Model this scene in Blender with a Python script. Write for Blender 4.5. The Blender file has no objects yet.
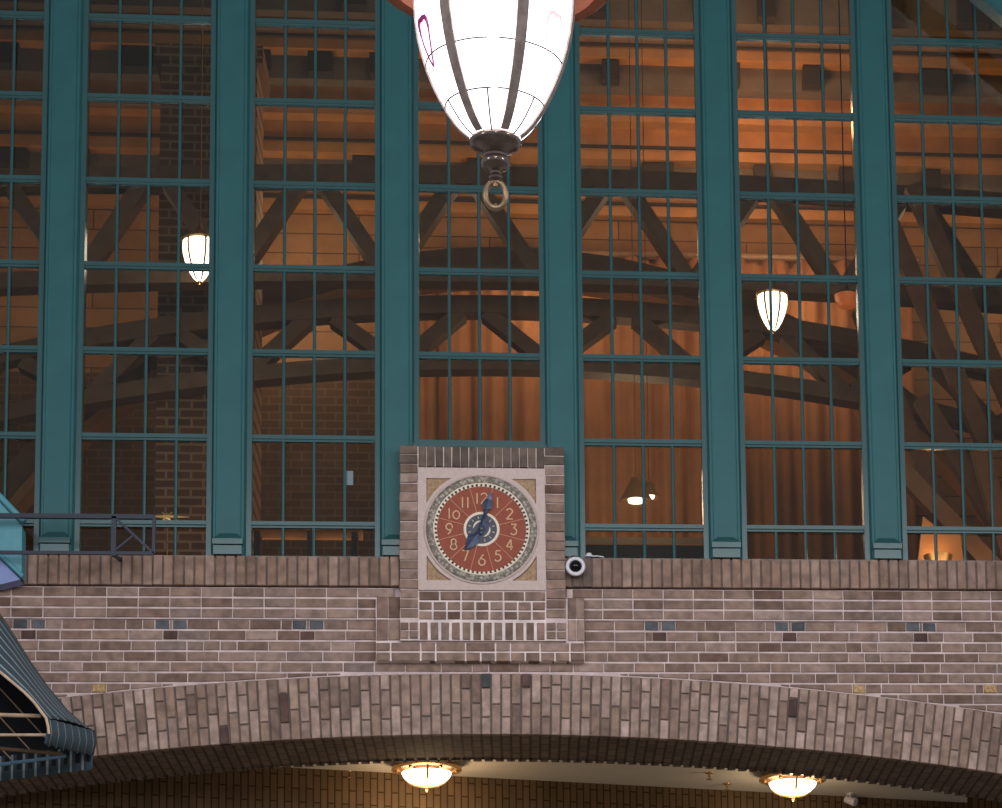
import bpy, math, random
from mathutils import Vector, Matrix
random.seed(7)
SC = bpy.context.scene
COL = SC.collection
PI = math.pi
rad = math.radians

# ------------------------------------------------------------------ camera (fitted to the photograph)
CP = Vector((0.30495, -19.3445, -6.4463))
YAW, PITCH, ROLL = 0.129255, 0.163688, -0.0296615
FPX, PPX, PPY = 2900.0, 900.0, 900.0
_r = Vector((math.cos(YAW), -math.sin(YAW), 0))
_f = Vector((math.sin(YAW) * math.cos(PITCH), math.cos(YAW) * math.cos(PITCH), math.sin(PITCH)))
_u = _r.cross(_f)
CR = _r * math.cos(ROLL) + _u * math.sin(ROLL)
CU = -_r * math.sin(ROLL) + _u * math.cos(ROLL)
CF = _f


def at(x, y, Y=0.0):
    """pixel of the photograph -> point of the vertical plane at depth Y"""
    d = CF * FPX + CR * (x - PPX) - CU * (y - PPY)
    return CP + d * ((Y - CP.y) / d.y)


cam = bpy.data.cameras.new('camera')
cam.sensor_fit = 'HORIZONTAL'
cam.sensor_width = 36.0
cam.lens = FPX / 1002.0 * 36.0
cam.shift_x = -(PPX - 501.0) / 1002.0
cam.shift_y = (PPY - 404.0) / 1002.0
cam.clip_end = 200
co = bpy.data.objects.new('camera', cam)
COL.objects.link(co)
m = Matrix(((CR.x, CU.x, -CF.x), (CR.y, CU.y, -CF.y), (CR.z, CU.z, -CF.z))).to_4x4()
m.translation = CP
co.matrix_world = m
SC.camera = co

# ------------------------------------------------------------------ materials


def lin(h):
    if isinstance(h, str):
        h = h.lstrip('#')
        c = [int(h[i:i + 2], 16) / 255 for i in (0, 2, 4)]
    else:
        c = [v / 255 for v in h]
    return tuple((v / 12.92 if v <= .04045 else ((v + .055) / 1.055) ** 2.4) for v in c) + (1.0,)


def newmat(name):
    mt = bpy.data.materials.new(name)
    mt.use_nodes = True
    nt = mt.node_tree
    b = nt.nodes['Principled BSDF']
    return mt, nt, b


def setin(b, **k):
    for n, v in k.items():
        b.inputs[n.replace('_', ' ')].default_value = v


def mat(name, c, rough=.6, metal=0, var=.18, scale=18, emit=None, estr=0, spec=.5, bump=0, bscale=60):
    """plain paint / stone / metal with a noise mottling"""
    mt, nt, b = newmat(name)
    c = lin(c)
    n = nt.nodes.new('ShaderNodeTexNoise')
    tc = nt.nodes.new('ShaderNodeTexCoord')
    nt.links.new(tc.outputs['Object'], n.inputs['Vector'])
    n.inputs['Scale'].default_value = scale
    n.inputs['Detail'].default_value = 5
    r = nt.nodes.new('ShaderNodeValToRGB')
    r.color_ramp.elements[0].position = .3
    r.color_ramp.elements[1].position = .7
    r.color_ramp.elements[0].color = tuple(v * (1 - var) for v in c[:3]) + (1,)
    r.color_ramp.elements[1].color = tuple(min(1, v * (1 + var)) for v in c[:3]) + (1,)
    nt.links.new(n.outputs['Fac'], r.inputs['Fac'])
    nt.links.new(r.outputs['Color'], b.inputs['Base Color'])
    b.inputs['Roughness'].default_value = rough
    b.inputs['Metallic'].default_value = metal
    b.inputs['Specular IOR Level'].default_value = spec
    if emit:
        b.inputs['Emission Color'].default_value = lin(emit)
        b.inputs['Emission Strength'].default_value = estr
    if bump:
        n2 = nt.nodes.new('ShaderNodeTexNoise')
        n2.inputs['Scale'].default_value = bscale
        nt.links.new(tc.outputs['Object'], n2.inputs['Vector'])
        bp = nt.nodes.new('ShaderNodeBump')
        bp.inputs['Strength'].default_value = bump
        bp.inputs['Distance'].default_value = .01
        nt.links.new(n2.outputs['Fac'], bp.inputs['Height'])
        nt.links.new(bp.outputs['Normal'], b.inputs['Normal'])
    return mt


def brick_mat(name, cols, rough=.85, dirt=.35):
    """each brick (mesh island) draws its own fired colour, with kiln mottling"""
    mt, nt, b = newmat(name)
    g = nt.nodes.new('ShaderNodeNewGeometry')
    r = nt.nodes.new('ShaderNodeValToRGB')
    r.color_ramp.interpolation = 'LINEAR'
    el = r.color_ramp.elements
    while len(el) < len(cols):
        el.new(.5)
    for i, c in enumerate(cols):
        el[i].position = i / (len(cols) - 1)
        el[i].color = lin(c)
    nt.links.new(g.outputs['Random Per Island'], r.inputs['Fac'])
    tc = nt.nodes.new('ShaderNodeTexCoord')
    n = nt.nodes.new('ShaderNodeTexNoise')
    n.inputs['Scale'].default_value = 14
    n.inputs['Detail'].default_value = 6
    nt.links.new(tc.outputs['Object'], n.inputs['Vector'])
    mr = nt.nodes.new('ShaderNodeMapRange')
    mr.inputs['From Min'].default_value = .3
    mr.inputs['From Max'].default_value = .7
    mr.inputs['To Min'].default_value = 1 - dirt
    mr.inputs['To Max'].default_value = 1 + dirt * .6
    nt.links.new(n.outputs['Fac'], mr.inputs['Value'])
    mx = nt.nodes.new('ShaderNodeMix')
    mx.data_type = 'RGBA'
    mx.blend_type = 'MULTIPLY'
    mx.inputs[0].default_value = 1
    nt.links.new(r.outputs['Color'], mx.inputs[6])
    nt.links.new(mr.outputs['Result'], mx.inputs[7])
    nt.links.new(mx.outputs[2], b.inputs['Base Color'])
    n2 = nt.nodes.new('ShaderNodeTexNoise')
    n2.inputs['Scale'].default_value = 110
    n2.inputs['Detail'].default_value = 4
    nt.links.new(tc.outputs['Object'], n2.inputs['Vector'])
    bp = nt.nodes.new('ShaderNodeBump')
    bp.inputs['Strength'].default_value = .5
    bp.inputs['Distance'].default_value = .004
    nt.links.new(n2.outputs['Fac'], bp.inputs['Height'])
    nt.links.new(bp.outputs['Normal'], b.inputs['Normal'])
    b.inputs['Roughness'].default_value = rough
    b.inputs['Specular IOR Level'].default_value = .25
    return mt


def tex_brick(name, c1, c2, mortar, w, h, joint, ax='XZ', rough=.85):
    """procedural brickwork / planking for the surfaces far from view"""
    mt, nt, b = newmat(name)
    tc = nt.nodes.new('ShaderNodeTexCoord')
    sx = nt.nodes.new('ShaderNodeSeparateXYZ')
    mp = nt.nodes.new('ShaderNodeCombineXYZ')
    nt.links.new(tc.outputs['Object'], sx.inputs['Vector'])
    nt.links.new(sx.outputs[ax[0]], mp.inputs['X'])
    nt.links.new(sx.outputs[ax[1]], mp.inputs['Y'])
    t = nt.nodes.new('ShaderNodeTexBrick')
    t.inputs['Color1'].default_value = lin(c1)
    t.inputs['Color2'].default_value = lin(c2)
    t.inputs['Mortar'].default_value = lin(mortar)
    t.inputs['Scale'].default_value = 1
    t.inputs['Mortar Size'].default_value = joint
    t.inputs['Brick Width'].default_value = w
    t.inputs['Row Height'].default_value = h
    t.inputs['Mortar Smooth'].default_value = .2
    nt.links.new(mp.outputs['Vector'], t.inputs['Vector'])
    n = nt.nodes.new('ShaderNodeTexNoise')
    n.inputs['Scale'].default_value = 5
    n.inputs['Detail'].default_value = 6
    nt.links.new(tc.outputs['Object'], n.inputs['Vector'])
    mr = nt.nodes.new('ShaderNodeMapRange')
    mr.inputs['To Min'].default_value = .6
    mr.inputs['To Max'].default_value = 1.3
    nt.links.new(n.outputs['Fac'], mr.inputs['Value'])
    mx = nt.nodes.new('ShaderNodeMix')
    mx.data_type = 'RGBA'
    mx.blend_type = 'MULTIPLY'
    mx.inputs[0].default_value = 1
    nt.links.new(t.outputs['Color'], mx.inputs[6])
    nt.links.new(mr.outputs['Result'], mx.inputs[7])
    nt.links.new(mx.outputs[2], b.inputs['Base Color'])
    b.inputs['Roughness'].default_value = rough
    b.inputs['Specular IOR Level'].default_value = .2
    return mt


BR = ['6c544a', '8b7367', '988074', '7d665b', 'a38b81', '8a7066', '745e53', '927c73', '977c6f', '83716b']
M = {}
M['brick'] = brick_mat('taupe_brick', BR)
M['brick_ring'] = brick_mat('arch_brick', ['80685d', 'a1887b', 'ad9489', '927a6f', 'b69d93', '9d8478', '7b655b', 'a68e83', '8f7668', 'b39a8f'])
M['brick_sill'] = brick_mat('sill_brick', ['7b6459', '917668', '9a7f72', '876d5f', '9f8578', '80695f'])
M['brick_top'] = brick_mat('weathered_brick', ['5e5149', '6d5e55', '736459', '594d47'])
M['brick_blue'] = brick_mat('slate_blue_brick', ['54565b', '64666b', '494b4f'])
M['brick_red'] = brick_mat('dark_red_brick', ['5c4540', '523e3a', '684f48'])
M['gold_tile'] = mat('gold_tile', '9c7c4e', .5, .2, .5, 60)
M['mortar'] = mat('pink_grey_mortar', 'cbb6b4', .95, var=.22, scale=9)
M['mortar_light'] = mat('white_bloom_mortar', 'e2d0cd', .95, var=.2, scale=9)
M['mortar_dark'] = mat('shaded_grey_mortar', '6b5b55', .95, var=.25, scale=9)  # shadow of the deep joints put into the mortar colour
M['soffit'] = tex_brick('soffit_brick', '8a786a', '7a6a5e', '5a4e46', .2, .066, .01, ax='YX')
M['stone'] = mat('pale_pink_stone', 'c3aea8', .8, var=.08, scale=40)
M['teal'] = mat('teal_paint', '2a5c60', .5, var=.07, scale=6, spec=.3)
M['teal_bar'] = mat('teal_bar_paint', '2a5154', .24, var=.07, scale=6, spec=.75)
M['teal_light'] = mat('pale_teal_sheet', '4f8f9d', .5, var=.06)
M['lilac'] = mat('lilac_sheet', '7f8fc2', .6, var=.05)
M['navy_rail'] = mat('navy_rail_paint', '101830', .5, var=.08)
M['terracotta'] = mat('terracotta_dial', '8e4430', .7, var=.1, scale=30)
M['cream'] = mat('cream_paint', 'e6d6c2', .6, var=.05)
M['numeral'] = mat('cream_numeral', 'd5ad86', .6, var=.05)
M['line'] = mat('dial_line', 'bb8766', .6, var=.05)
M['navy'] = mat('navy_dial', '2c3447', .45, var=.15, scale=40)
M['hand'] = mat('blue_black_hand', '2b3550', .4, .3, .2, 60)
M['hand_tip'] = mat('pale_hand_tip', '716a83', .45, .2, .2, 60)  # outer end of the minute hand in a paler tone
M['dark'] = mat('dark_bead', '3a2620', .7)
M['spandrel'] = mat('gold_spandrel', 'a08264', .7, .1, .3, 60, bump=.6)
M['groove'] = mat('spandrel_groove', '4a382c', .8)
M['white'] = mat('white_plastic', 'd9d6dc', .4, var=.03)
M['black_dome'] = mat('black_dome', '06070b', .06, var=.05, spec=.4)
M['wire'] = mat('grey_wire', '59606a', .5)
M['steel'] = mat('aged_nickel', 'a0918a', .2, .9, .25, 25)
M['strap'] = mat('pewter_strap', 'cdbdb9', .5, .1, .25, 30)
M['lead'] = mat('lead_came', '3b3236', .5, .5)
M['bronze'] = mat('pale_bronze', 'c4a888', .3, .7, .2, 30)
M['copper'] = mat('copper_band', '88503b', .42, .55, .2, 12)
M['purple'] = mat('purple_glass', '9a2f78', .3, var=.2, emit='9a2f78', estr=.35)
M['pink'] = mat('faint_pink_glass', 'f0dce6', .3, var=.1, emit='f4e2ea', estr=.75)
M['lampglass'] = mat('glowing_white_glass', 'ffffff', .3, var=.01, emit='fff6fa', estr=2.6)
M['domeglass'] = mat('glowing_warm_glass', 'ffffff', .3, var=.01, emit='fff0d8', estr=3.0)
M['innerglass'] = mat('glowing_lantern_glass', 'ffffff', .3, var=.01, emit='fff2e0', estr=6.0)
M['amberglass'] = mat('amber_glass', 'd07030', .4, var=.1, emit='c2602a', estr=.35)
M['brass'] = mat('warm_brass', 'c09a68', .35, .8, .15, 30)
M['plaster'] = mat('cream_plaster', 'd8cdbd', .9, var=.04, scale=3)
M['black_cloth'] = mat('black_navy_lining', '12151c', .9, var=.2)
M['piping'] = mat('cream_piping', 'b59a82', .7)
M['awn_bar'] = mat('cream_awning_bar', 'a88d76', .45)
M['awn_blue'] = mat('grey_blue_awning_bar', '5f7f98', .4)
M['wood'] = tex_brick('warm_planks', '886545', '74563b', '463220', 2.4, .19, .006, rough=.6)
M['wood_trim'] = mat('warm_board', '94683d', .55, var=.2, scale=4)
M['beam_brown'] = mat('beam_brown', '6b4a31', .6, var=.2, scale=4)
M['grey_board'] = mat('grey_brown_board', '5b5148', .7, var=.2, scale=4)
M['dark_block'] = mat('dark_block', '2b2420', .8)
M['truss'] = mat('brown_iron', '604833', .6, var=.2, scale=8)
M['curtain'] = mat('brown_curtain', '79502f', .85, var=.12, scale=5)
M['int_brick'] = tex_brick('hall_brick', '6a4a34', '59402f', '8a7460', .2, .075, .011)
M['dado'] = tex_brick('dimmed_dado_brick', '5a4532', '4e3c2c', '64503e', .2, .075, .009)
M['int_dark'] = mat('dark_interior', '33291f', .85)
M['pass_brick'] = tex_brick('passage_brick', '715a42', '64503a', '40321f', .2, .052, .006, ax='ZX')
M['floor'] = mat('pale_stone_floor', 'a39b93', .5, var=.2, scale=2)
M['paper'] = mat('pale_blue_paper', 'a9b3c6', .8, var=.02)
M['star'] = mat('gold_glint', 'd0a468', .35, .7, .1, 30)


def stripes_mat(name):
    """dark teal awning cloth with thin pale stripes; the stripe coordinate is the cloth's own UV"""
    mt, nt, b = newmat(name)
    uv = nt.nodes.new('ShaderNodeUVMap')
    sp = nt.nodes.new('ShaderNodeSeparateXYZ')
    nt.links.new(uv.outputs['UV'], sp.inputs['Vector'])
    fr = nt.nodes.new('ShaderNodeMath')
    fr.operation = 'FRACT'
    nt.links.new(sp.outputs['X'], fr.inputs[0])
    r = nt.nodes.new('ShaderNodeValToRGB')
    r.color_ramp.interpolation = 'CONSTANT'
    el = r.color_ramp.elements
    el[0].color = lin('33424c')
    el[1].position = .76
    el[1].color = lin('8a9396')
    e = el.new(.93)
    e.color = lin('33424c')
    nt.links.new(fr.outputs[0], r.inputs['Fac'])
    nt.links.new(r.outputs['Color'], b.inputs['Base Color'])
    b.inputs['Roughness'].default_value = .8
    return mt


M['awning'] = stripes_mat('striped_awning_cloth')


def patina_mat():
    mt, nt, b = newmat('mottled_patina')
    tc = nt.nodes.new('ShaderNodeTexCoord')
    n = nt.nodes.new('ShaderNodeTexVoronoi')
    n.inputs['Scale'].default_value = 45
    nt.links.new(tc.outputs['Object'], n.inputs['Vector'])
    r = nt.nodes.new('ShaderNodeValToRGB')
    el = r.color_ramp.elements
    el[0].color = lin('b5a89b')
    el[1].color = lin('6b645b')
    el[0].position = .15
    el[1].position = .65
    nt.links.new(n.outputs['Distance'], r.inputs['Fac'])
    nt.links.new(r.outputs['Color'], b.inputs['Base Color'])
    bp = nt.nodes.new('ShaderNodeBump')
    bp.inputs['Strength'].default_value = .6
    bp.inputs['Distance'].default_value = .006
    nt.links.new(n.outputs['Distance'], bp.inputs['Height'])
    nt.links.new(bp.outputs['Normal'], b.inputs['Normal'])
    b.inputs['Roughness'].default_value = .6
    return mt


M['patina'] = patina_mat()


def glass_mat():
    mt, nt, b = newmat('window_glass')
    out = nt.nodes['Material Output']
    nt.nodes.remove(b)
    tr = nt.nodes.new('ShaderNodeBsdfTransparent')
    tr.inputs['Color'].default_value = (.86, .87, .84, 1)
    gl = nt.nodes.new('ShaderNodeBsdfGlossy')
    gl.inputs['Roughness'].default_value = .03
    fz = nt.nodes.new('ShaderNodeFresnel')
    fz.inputs['IOR'].default_value = 1.45
    mx = nt.nodes.new('ShaderNodeMixShader')
    nt.links.new(fz.outputs['Fac'], mx.inputs[0])
    nt.links.new(tr.outputs[0], mx.inputs[1])
    nt.links.new(gl.outputs[0], mx.inputs[2])
    nt.links.new(mx.outputs[0], out.inputs['Surface'])
    return mt


M['glass'] = glass_mat()

# ------------------------------------------------------------------ mesh helpers


class MB:
    def __init__(s):
        s.v, s.f, s.mi, s.cur, s.uv = [], [], [], 0, None

    def face(s, *idx):
        s.f.append(tuple(idx))
        s.mi.append(s.cur)

    def add(s, vs):
        b = len(s.v)
        s.v += [Vector(q) for q in vs]
        return b

    def hexa(s, p):
        """8 corners: 4 of the back loop then 4 of the front loop"""
        b = s.add(p)
        for q in ((3, 2, 1, 0), (4, 5, 6, 7), (0, 1, 5, 4), (1, 2, 6, 5), (2, 3, 7, 6), (3, 0, 4, 7)):
            s.face(*[b + i for i in q])

    def box(s, x0, x1, y0, y1, z0, z1):
        s.hexa([(x0, y1, z0), (x1, y1, z0), (x1, y1, z1), (x0, y1, z1), (x0, y0, z0), (x1, y0, z0), (x1, y0, z1), (x0, y0, z1)])

    def bar(s, a, b, w, h, up=(0, 0, 1)):
        a, b = Vector(a), Vector(b)
        d = (b - a).normalized()
        up = Vector(up)
        sd = d.cross(up)
        if sd.length < 1e-5:
            sd = d.cross(Vector((1, 0, 0)))
        sd.normalize()
        u = sd.cross(d)
        c = [(-w / 2, -h / 2), (w / 2, -h / 2), (w / 2, h / 2), (-w / 2, h / 2)]
        s.hexa([a + sd * i + u * j for i, j in c] + [b + sd * i + u * j for i, j in c])

    def tube(s, pts, r, n=8, closed=False, cap=True):
        pts = [Vector(q) for q in pts]
        k = len(pts)
        rr = r if isinstance(r, (list, tuple)) else [r] * k
        ref = None
        rings = []
        for i, p in enumerate(pts):
            if closed:
                d = pts[(i + 1) % k] - pts[i - 1]
            else:
                d = pts[min(i + 1, k - 1)] - pts[max(i - 1, 0)]
            d.normalize()
            if ref is None:
                ref = Vector((0, 1, 0)) if abs(d.y) < .9 else Vector((1, 0, 0))
            a = d.cross(ref)
            a.normalize()
            b = d.cross(a)
            ref = -b.copy() if False else ref
            rings.append(s.add([p + (a * math.cos(2 * PI * j / n) + b * math.sin(2 * PI * j / n)) * rr[i] for j in range(n)]))
        for i in range(k if closed else k - 1):
            A, B = rings[i], rings[(i + 1) % k]
            for j in range(n):
                s.face(A + j, A + (j + 1) % n, B + (j + 1) % n, B + j)
        if cap and not closed:
            s.face(*[rings[0] + j for j in range(n)][::-1])
            s.face(*[rings[-1] + j for j in range(n)])

    def lathe(s, prof, c=(0, 0, 0), axis='z', n=40, a0=0, a1=2 * PI):
        """prof: (radius, height) pairs"""
        full = abs(a1 - a0 - 2 * PI) < 1e-6
        m_ = n if full else n + 1
        c = Vector(c)
        rings = []
        for r, h in prof:
            row = []
            for j in range(m_):
                t = a0 + (a1 - a0) * j / n
                q = Vector((r * math.cos(t), r * math.sin(t), h)) if axis == 'z' else Vector((r * math.sin(t), -h, r * math.cos(t)))
                row.append(c + q)
            rings.append(s.add(row))
        for i in range(len(prof) - 1):
            for j in range(n):
                j2 = (j + 1) % m_
                s.face(rings[i] + j, rings[i] + j2, rings[i + 1] + j2, rings[i + 1] + j)

    def prism(s, poly, y0, y1):
        """polygon in x,z extruded from depth y0 (front) to y1"""
        k = len(poly)
        b = s.add([(x, y0, z) for x, z in poly] + [(x, y1, z) for x, z in poly])
        s.face(*[b + i for i in range(k)])
        s.face(*[b + k + i for i in range(k)][::-1])
        for i in range(k):
            j = (i + 1) % k
            s.face(b + i, b + k + i, b + k + j, b + j)

    def brick(s, quad, yf, yb=None, ch=.004):
        """quad: 4 (x,z) corners counter-clockwise seen from the front; chamfered front edge"""
        yb = yf + .05 if yb is None else yb
        yf += random.uniform(-.0025, .0025)
        q = [Vector((x + random.uniform(-.0012, .0012), 0, z + random.uniform(-.0012, .0012))) for x, z in quad]
        c = sum(q, Vector()) / 4
        L = []
        for v in q:
            d = (c - v)
            L.append(v + Vector((math.copysign(ch, d.x), 0, math.copysign(ch, d.z))))
        b = s.add([v + Vector((0, yb, 0)) for v in q] + [v + Vector((0, yf + ch, 0)) for v in q] + [v + Vector((0, yf, 0)) for v in L])
        for o in (0, 4):
            for i in range(4):
                j = (i + 1) % 4
                s.face(b + o + i, b + o + j, b + o + 4 + j, b + o + 4 + i)
        s.face(b + 8, b + 9, b + 10, b + 11)

    def rbrick(s, x0, x1, z0, z1, yf, yb=None):
        s.brick([(x0, z0), (x1, z0), (x1, z1), (x0, z1)], yf, yb)

    def build(s, name, mats, parent=None, smooth=False, kind=None):
        me = bpy.data.meshes.new(name)
        o0 = Vector(parent['_o']) if parent is not None and '_o' in parent else Vector()
        me.from_pydata([v - o0 for v in s.v], [], s.f)
        for mt in (mats if isinstance(mats, (list, tuple)) else [mats]):
            me.materials.append(M[mt] if isinstance(mt, str) else mt)
        me.polygons.foreach_set('material_index', s.mi)
        if s.uv is not None:
            L = me.uv_layers.new(name='UVMap')
            for lp in me.loops:
                L.data[lp.index].uv = s.uv[lp.vertex_index]
        import bmesh
        bm = bmesh.new()
        bm.from_mesh(me)
        bmesh.ops.recalc_face_normals(bm, faces=bm.faces)
        bm.to_mesh(me)
        bm.free()
        if smooth:
            me.polygons.foreach_set('use_smooth', [True] * len(me.polygons))
            me.set_sharp_from_angle(angle=rad(38))
        o = bpy.data.objects.new(name, me)
        COL.objects.link(o)
        if parent is not None:
            o.parent = parent
            if '_o' in parent:
                o['_o'] = parent['_o']
        if kind:
            o['kind'] = kind
        return o


def thing(name, label, cat, loc=(0, 0, 0), group=None):
    o = bpy.data.objects.new(name, None)
    o.empty_display_size = .1
    COL.objects.link(o)
    o.location = loc
    o['_o'] = list(loc)
    o['label'] = label
    o['category'] = cat
    if group:
        o['group'] = group
    return o


def struct_root(name, loc=(0, 0, 0)):
    o = bpy.data.objects.new(name, None)
    COL.objects.link(o)
    o.location = loc
    o['_o'] = list(loc)
    o['kind'] = 'structure'
    return o


def dup(root, loc, label=None):
    r = root.copy()
    COL.objects.link(r)
    r.location = loc
    if label:
        r['label'] = label
    for ch in list(root.children):
        c = ch.copy()
        COL.objects.link(c)
        c.parent = r
        for g in list(ch.children):
            d = g.copy()
            COL.objects.link(d)
            d.parent = c
    return r


S = 1.12           # bay
H = .611           # window row
ZS = -.83          # top of the sill
ZT = 4.6           # head of the windows
YG = .09           # glass

# ------------------------------------------------------------------ front wall: brick courses
ARC_T = (-1.645, 22.5)   # crown height, radius of the upper edge of the arch ring
ARC_B = (-2.065, 22.3)


def arc(a, x):
    zc, R = a
    return zc - R + math.sqrt(R * R - x * x)


XW = 6.2
wall = MB()
wall.cur = 0
course = .0732
JT = .019
JX = .0085
Z0 = -1.053
blue = [(-2.982), (-2.057), (-1.154), (1.217), (2.111), (3.023)]
BLK = (-.575, .585)     # clock block
WNG = (-.70, .70)


def lay(z1, z0, yf, spans, lens, stack=False):
    """fill the spans of one course with bricks, cut on the arch"""
    for a, b in spans:
        x = a
        while x < b - .02:
            L = lens() if callable(lens) else lens
            if stack:
                L = .2068
            e = min(x + L, b)
            if b - e < .05:
                e = b
            la, lb = max(z0, arc(ARC_T, x) + .012), max(z0, arc(ARC_T, e) + .012)
            if z1 - la > .012 and z1 - lb > .012:
                wall.brick([(x + JX / 2, la), (e - JX / 2, lb), (e - JX / 2, z1), (x + JX / 2, z1)], yf, .06)
            elif z1 - la > .012 or z1 - lb > .012:
                lo = min(la, lb)
                # a thin cut brick that dies into the arch
                if la < lb:
                    e2 = x + (e - x) * (z1 - .01 - la) / (lb - la)
                    if e2 - x > .05:
                        wall.brick([(x + JX / 2, la), (e2, z1 - .008), (e2, z1), (x + JX / 2, z1)], yf, .06)
                else:
                    x2 = e - (e - x) * (z1 - .01 - lb) / (la - lb)
                    if e - x2 > .05:
                        wall.brick([(x2, z1 - .008), (e - JX / 2, lb), (e - JX / 2, z1), (x2, z1)], yf, .06)
            x = e


def rnd_len():
    return random.choice((.207, .207, .207, .157, .11, .207, .24))


for i in range(12):
    z1 = Z0 - i * course - JX / 2
    z0 = Z0 - (i + 1) * course + JT / 2
    if i < 1:
        holes = [BLK]
    elif i < 7:
        holes = [WNG]
    else:
        holes = []
    yf = -.022 if i < 3 else 0.0
    marks = []
    if i == 3:
        marks = [(x - .104, x - .011, 1) for x in blue] + [(x + .011, x + .104, 1) for x in blue]
    if i == 4:
        marks = [(x - .052, x + .045, 2) for x in blue]
    if i == 9:
        marks = [(x - .045, x + .045, 3) for x in (-2.521, 2.579, 3.493)]
    if i == 7:
        holes = []
    blocks = sorted([(a, b) for a, b in holes] + [(a, b) for a, b, _ in marks])
    spans, x = [], -XW
    for a, b in blocks:
        if a > x:
            spans.append((x, a))
        x = max(x, b)
    spans.append((x, XW))
    wall.cur = 0
    # the first courses are stacked with aligned joints
    if i < 3:
        spans = [(round(a / .2068) * .2068 if k else a, b) for k, (a, b) in enumerate(spans)]
    lay(z1, z0, yf, spans, rnd_len, stack=i < 3)
    for a, b, c in marks:
        wall.cur = c
        wall.rbrick(a + .002, b - .002, z0, z1, yf - (.004 if c == 3 else 0), .06)
    wall.cur = 0
# mortar bed behind the bricks: a solid slab above the arch
wall.cur = 4
n = 80
for k in range(n):
    xa, xb = -XW + 2 * XW * k / n, -XW + 2 * XW * (k + 1) / n
    p = [(xa, arc(ARC_T, xa)), (xb, arc(ARC_T, xb)), (xb, ZS - .02), (xa, ZS - .02)]
    wall.hexa([(x, .5, z) for x, z in p] + [(x, .008, z) for x, z in p])
wall.box(-XW, -BLK[1], -.0145, .008, Z0 - 3 * course, Z0)
wall.box(BLK[1], XW, -.0145, .008, Z0 - 3 * course, Z0)
wall.build('wall_front', ['brick', 'brick_blue', 'brick_red', 'gold_tile', 'mortar'], kind='structure')

# ------------------------------------------------------------------ arch ring
ring = MB()
pitch = .0665
na = 92
jr = .0115
for k in range(-na, na + 1):
    # radial column centred at angle
    def P(u, t):
        """u along the arc (m at the intrados), t 0..1 from lower to upper edge"""
        th = u / ARC_B[1]
        x = math.sin(th) * (ARC_B[1] + t * .42)
        return x, (arc(ARC_B, x) * (1 - t) + arc(ARC_T, x) * t) if False else (ARC_B[0] - ARC_B[1] + math.cos(th) * (ARC_B[1] + t * (ARC_T[0] - ARC_B[0])))
    ua, ub = k * pitch + jr / 2, (k + 1) * pitch - jr / 2
    w = random.uniform(-.015, .015)
    if k % 2 == 0:
        cuts = [0, .28 + w, .76 + w, 1]
    else:
        cuts = [0, .5 + w, 1]
    if random.random() < .12:
        cuts = [0, .5 + w, .82 + w, 1] if k % 2 else [0, .3 + w, 1]
    for t0, t1 in zip(cuts[:-1], cuts[1:]):
        a, b = t0 + (.012 if t0 else 0), t1 - (.012 if t1 < 1 else 0)
        ring.cur = 0
        if k == 0 and t1 == 1:
            ring.cur = 1
        elif random.random() < .012:
            ring.cur = 2
        ring.brick([P(ua, a), P(ub, a), P(ub, b), P(ua, b)], -.012, .05)
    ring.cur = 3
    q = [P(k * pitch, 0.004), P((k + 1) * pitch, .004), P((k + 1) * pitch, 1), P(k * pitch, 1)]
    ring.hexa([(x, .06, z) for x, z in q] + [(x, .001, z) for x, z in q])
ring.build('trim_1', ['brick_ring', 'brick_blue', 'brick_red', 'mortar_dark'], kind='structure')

# soffit slab of the arch
sf = MB()
n = 70
for k in range(n):
    xa, xb = -XW + 2 * XW * k / n, -XW + 2 * XW * (k + 1) / n
    q = [(xa, arc(ARC_B, xa)), (xb, arc(ARC_B, xb)), (xb, -1.72), (xa, -1.72)]
    sf.hexa([(x, .8, z) for x, z in q] + [(x, .055, z) for x, z in q])
# toothed brick edge at the far side of the soffit
for k in range(160):
    x = -XW + 2 * XW * (k + .5) / 160
    sf.box(x - .028, x + .028, .76, .815, arc(ARC_B, x) - .012, arc(ARC_B, x) + .05)
sf.build('trim_2', 'soffit', kind='structure')

# ------------------------------------------------------------------ sill (rowlock course)
sill = MB()
x = -XW
px = .0682
while x < XW:
    if not (-.56 < x < .55):
        sill.cur = 1 if .57 < x < .70 else 0
        sill.rbrick(x + .0055, x + px - .0055, ZS - .216, ZS - .012, -.055, .12)
    x += px
sill.cur = 2
sill.box(-XW, -.5, -.042, .3, ZS - .214, ZS - .02)
sill.box(.5, XW, -.042, .3, ZS - .214, ZS - .02)
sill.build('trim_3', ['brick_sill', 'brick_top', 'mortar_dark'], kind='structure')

# ------------------------------------------------------------------ clock surround of brick
cs = MB()
YB = -.12
DZ = -.046      # the block stands proud of the wall
CX, CZ = .012, -.617
SL, SR, ST, SB = -.413, .441, -.186, -1.042
# header course on top
k = 15
for i in range(k):
    a = SL + (SR - SL) * i / k
    b = SL + (SR - SL) * (i + 1) / k
    cs.cur = 1
    cs.rbrick(a + .003, b - .003, ST + .012, -.03, YB + .012 + random.uniform(-.004, .004), .0)
# piers
for x0, x1 in ((BLK[0] + .036, SL), (SR, BLK[1] - .005)):
    zz = -.03
    i = 0
    while zz > -1.24:
        cs.cur = 1 if i < 2 else 0
        h = .0675
        cs.rbrick(x0 + random.uniform(0, .008), x1 - .006, zz - h + .008, zz, YB + random.uniform(-.006, .006), .0)
        zz -= h
        i += 1
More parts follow.
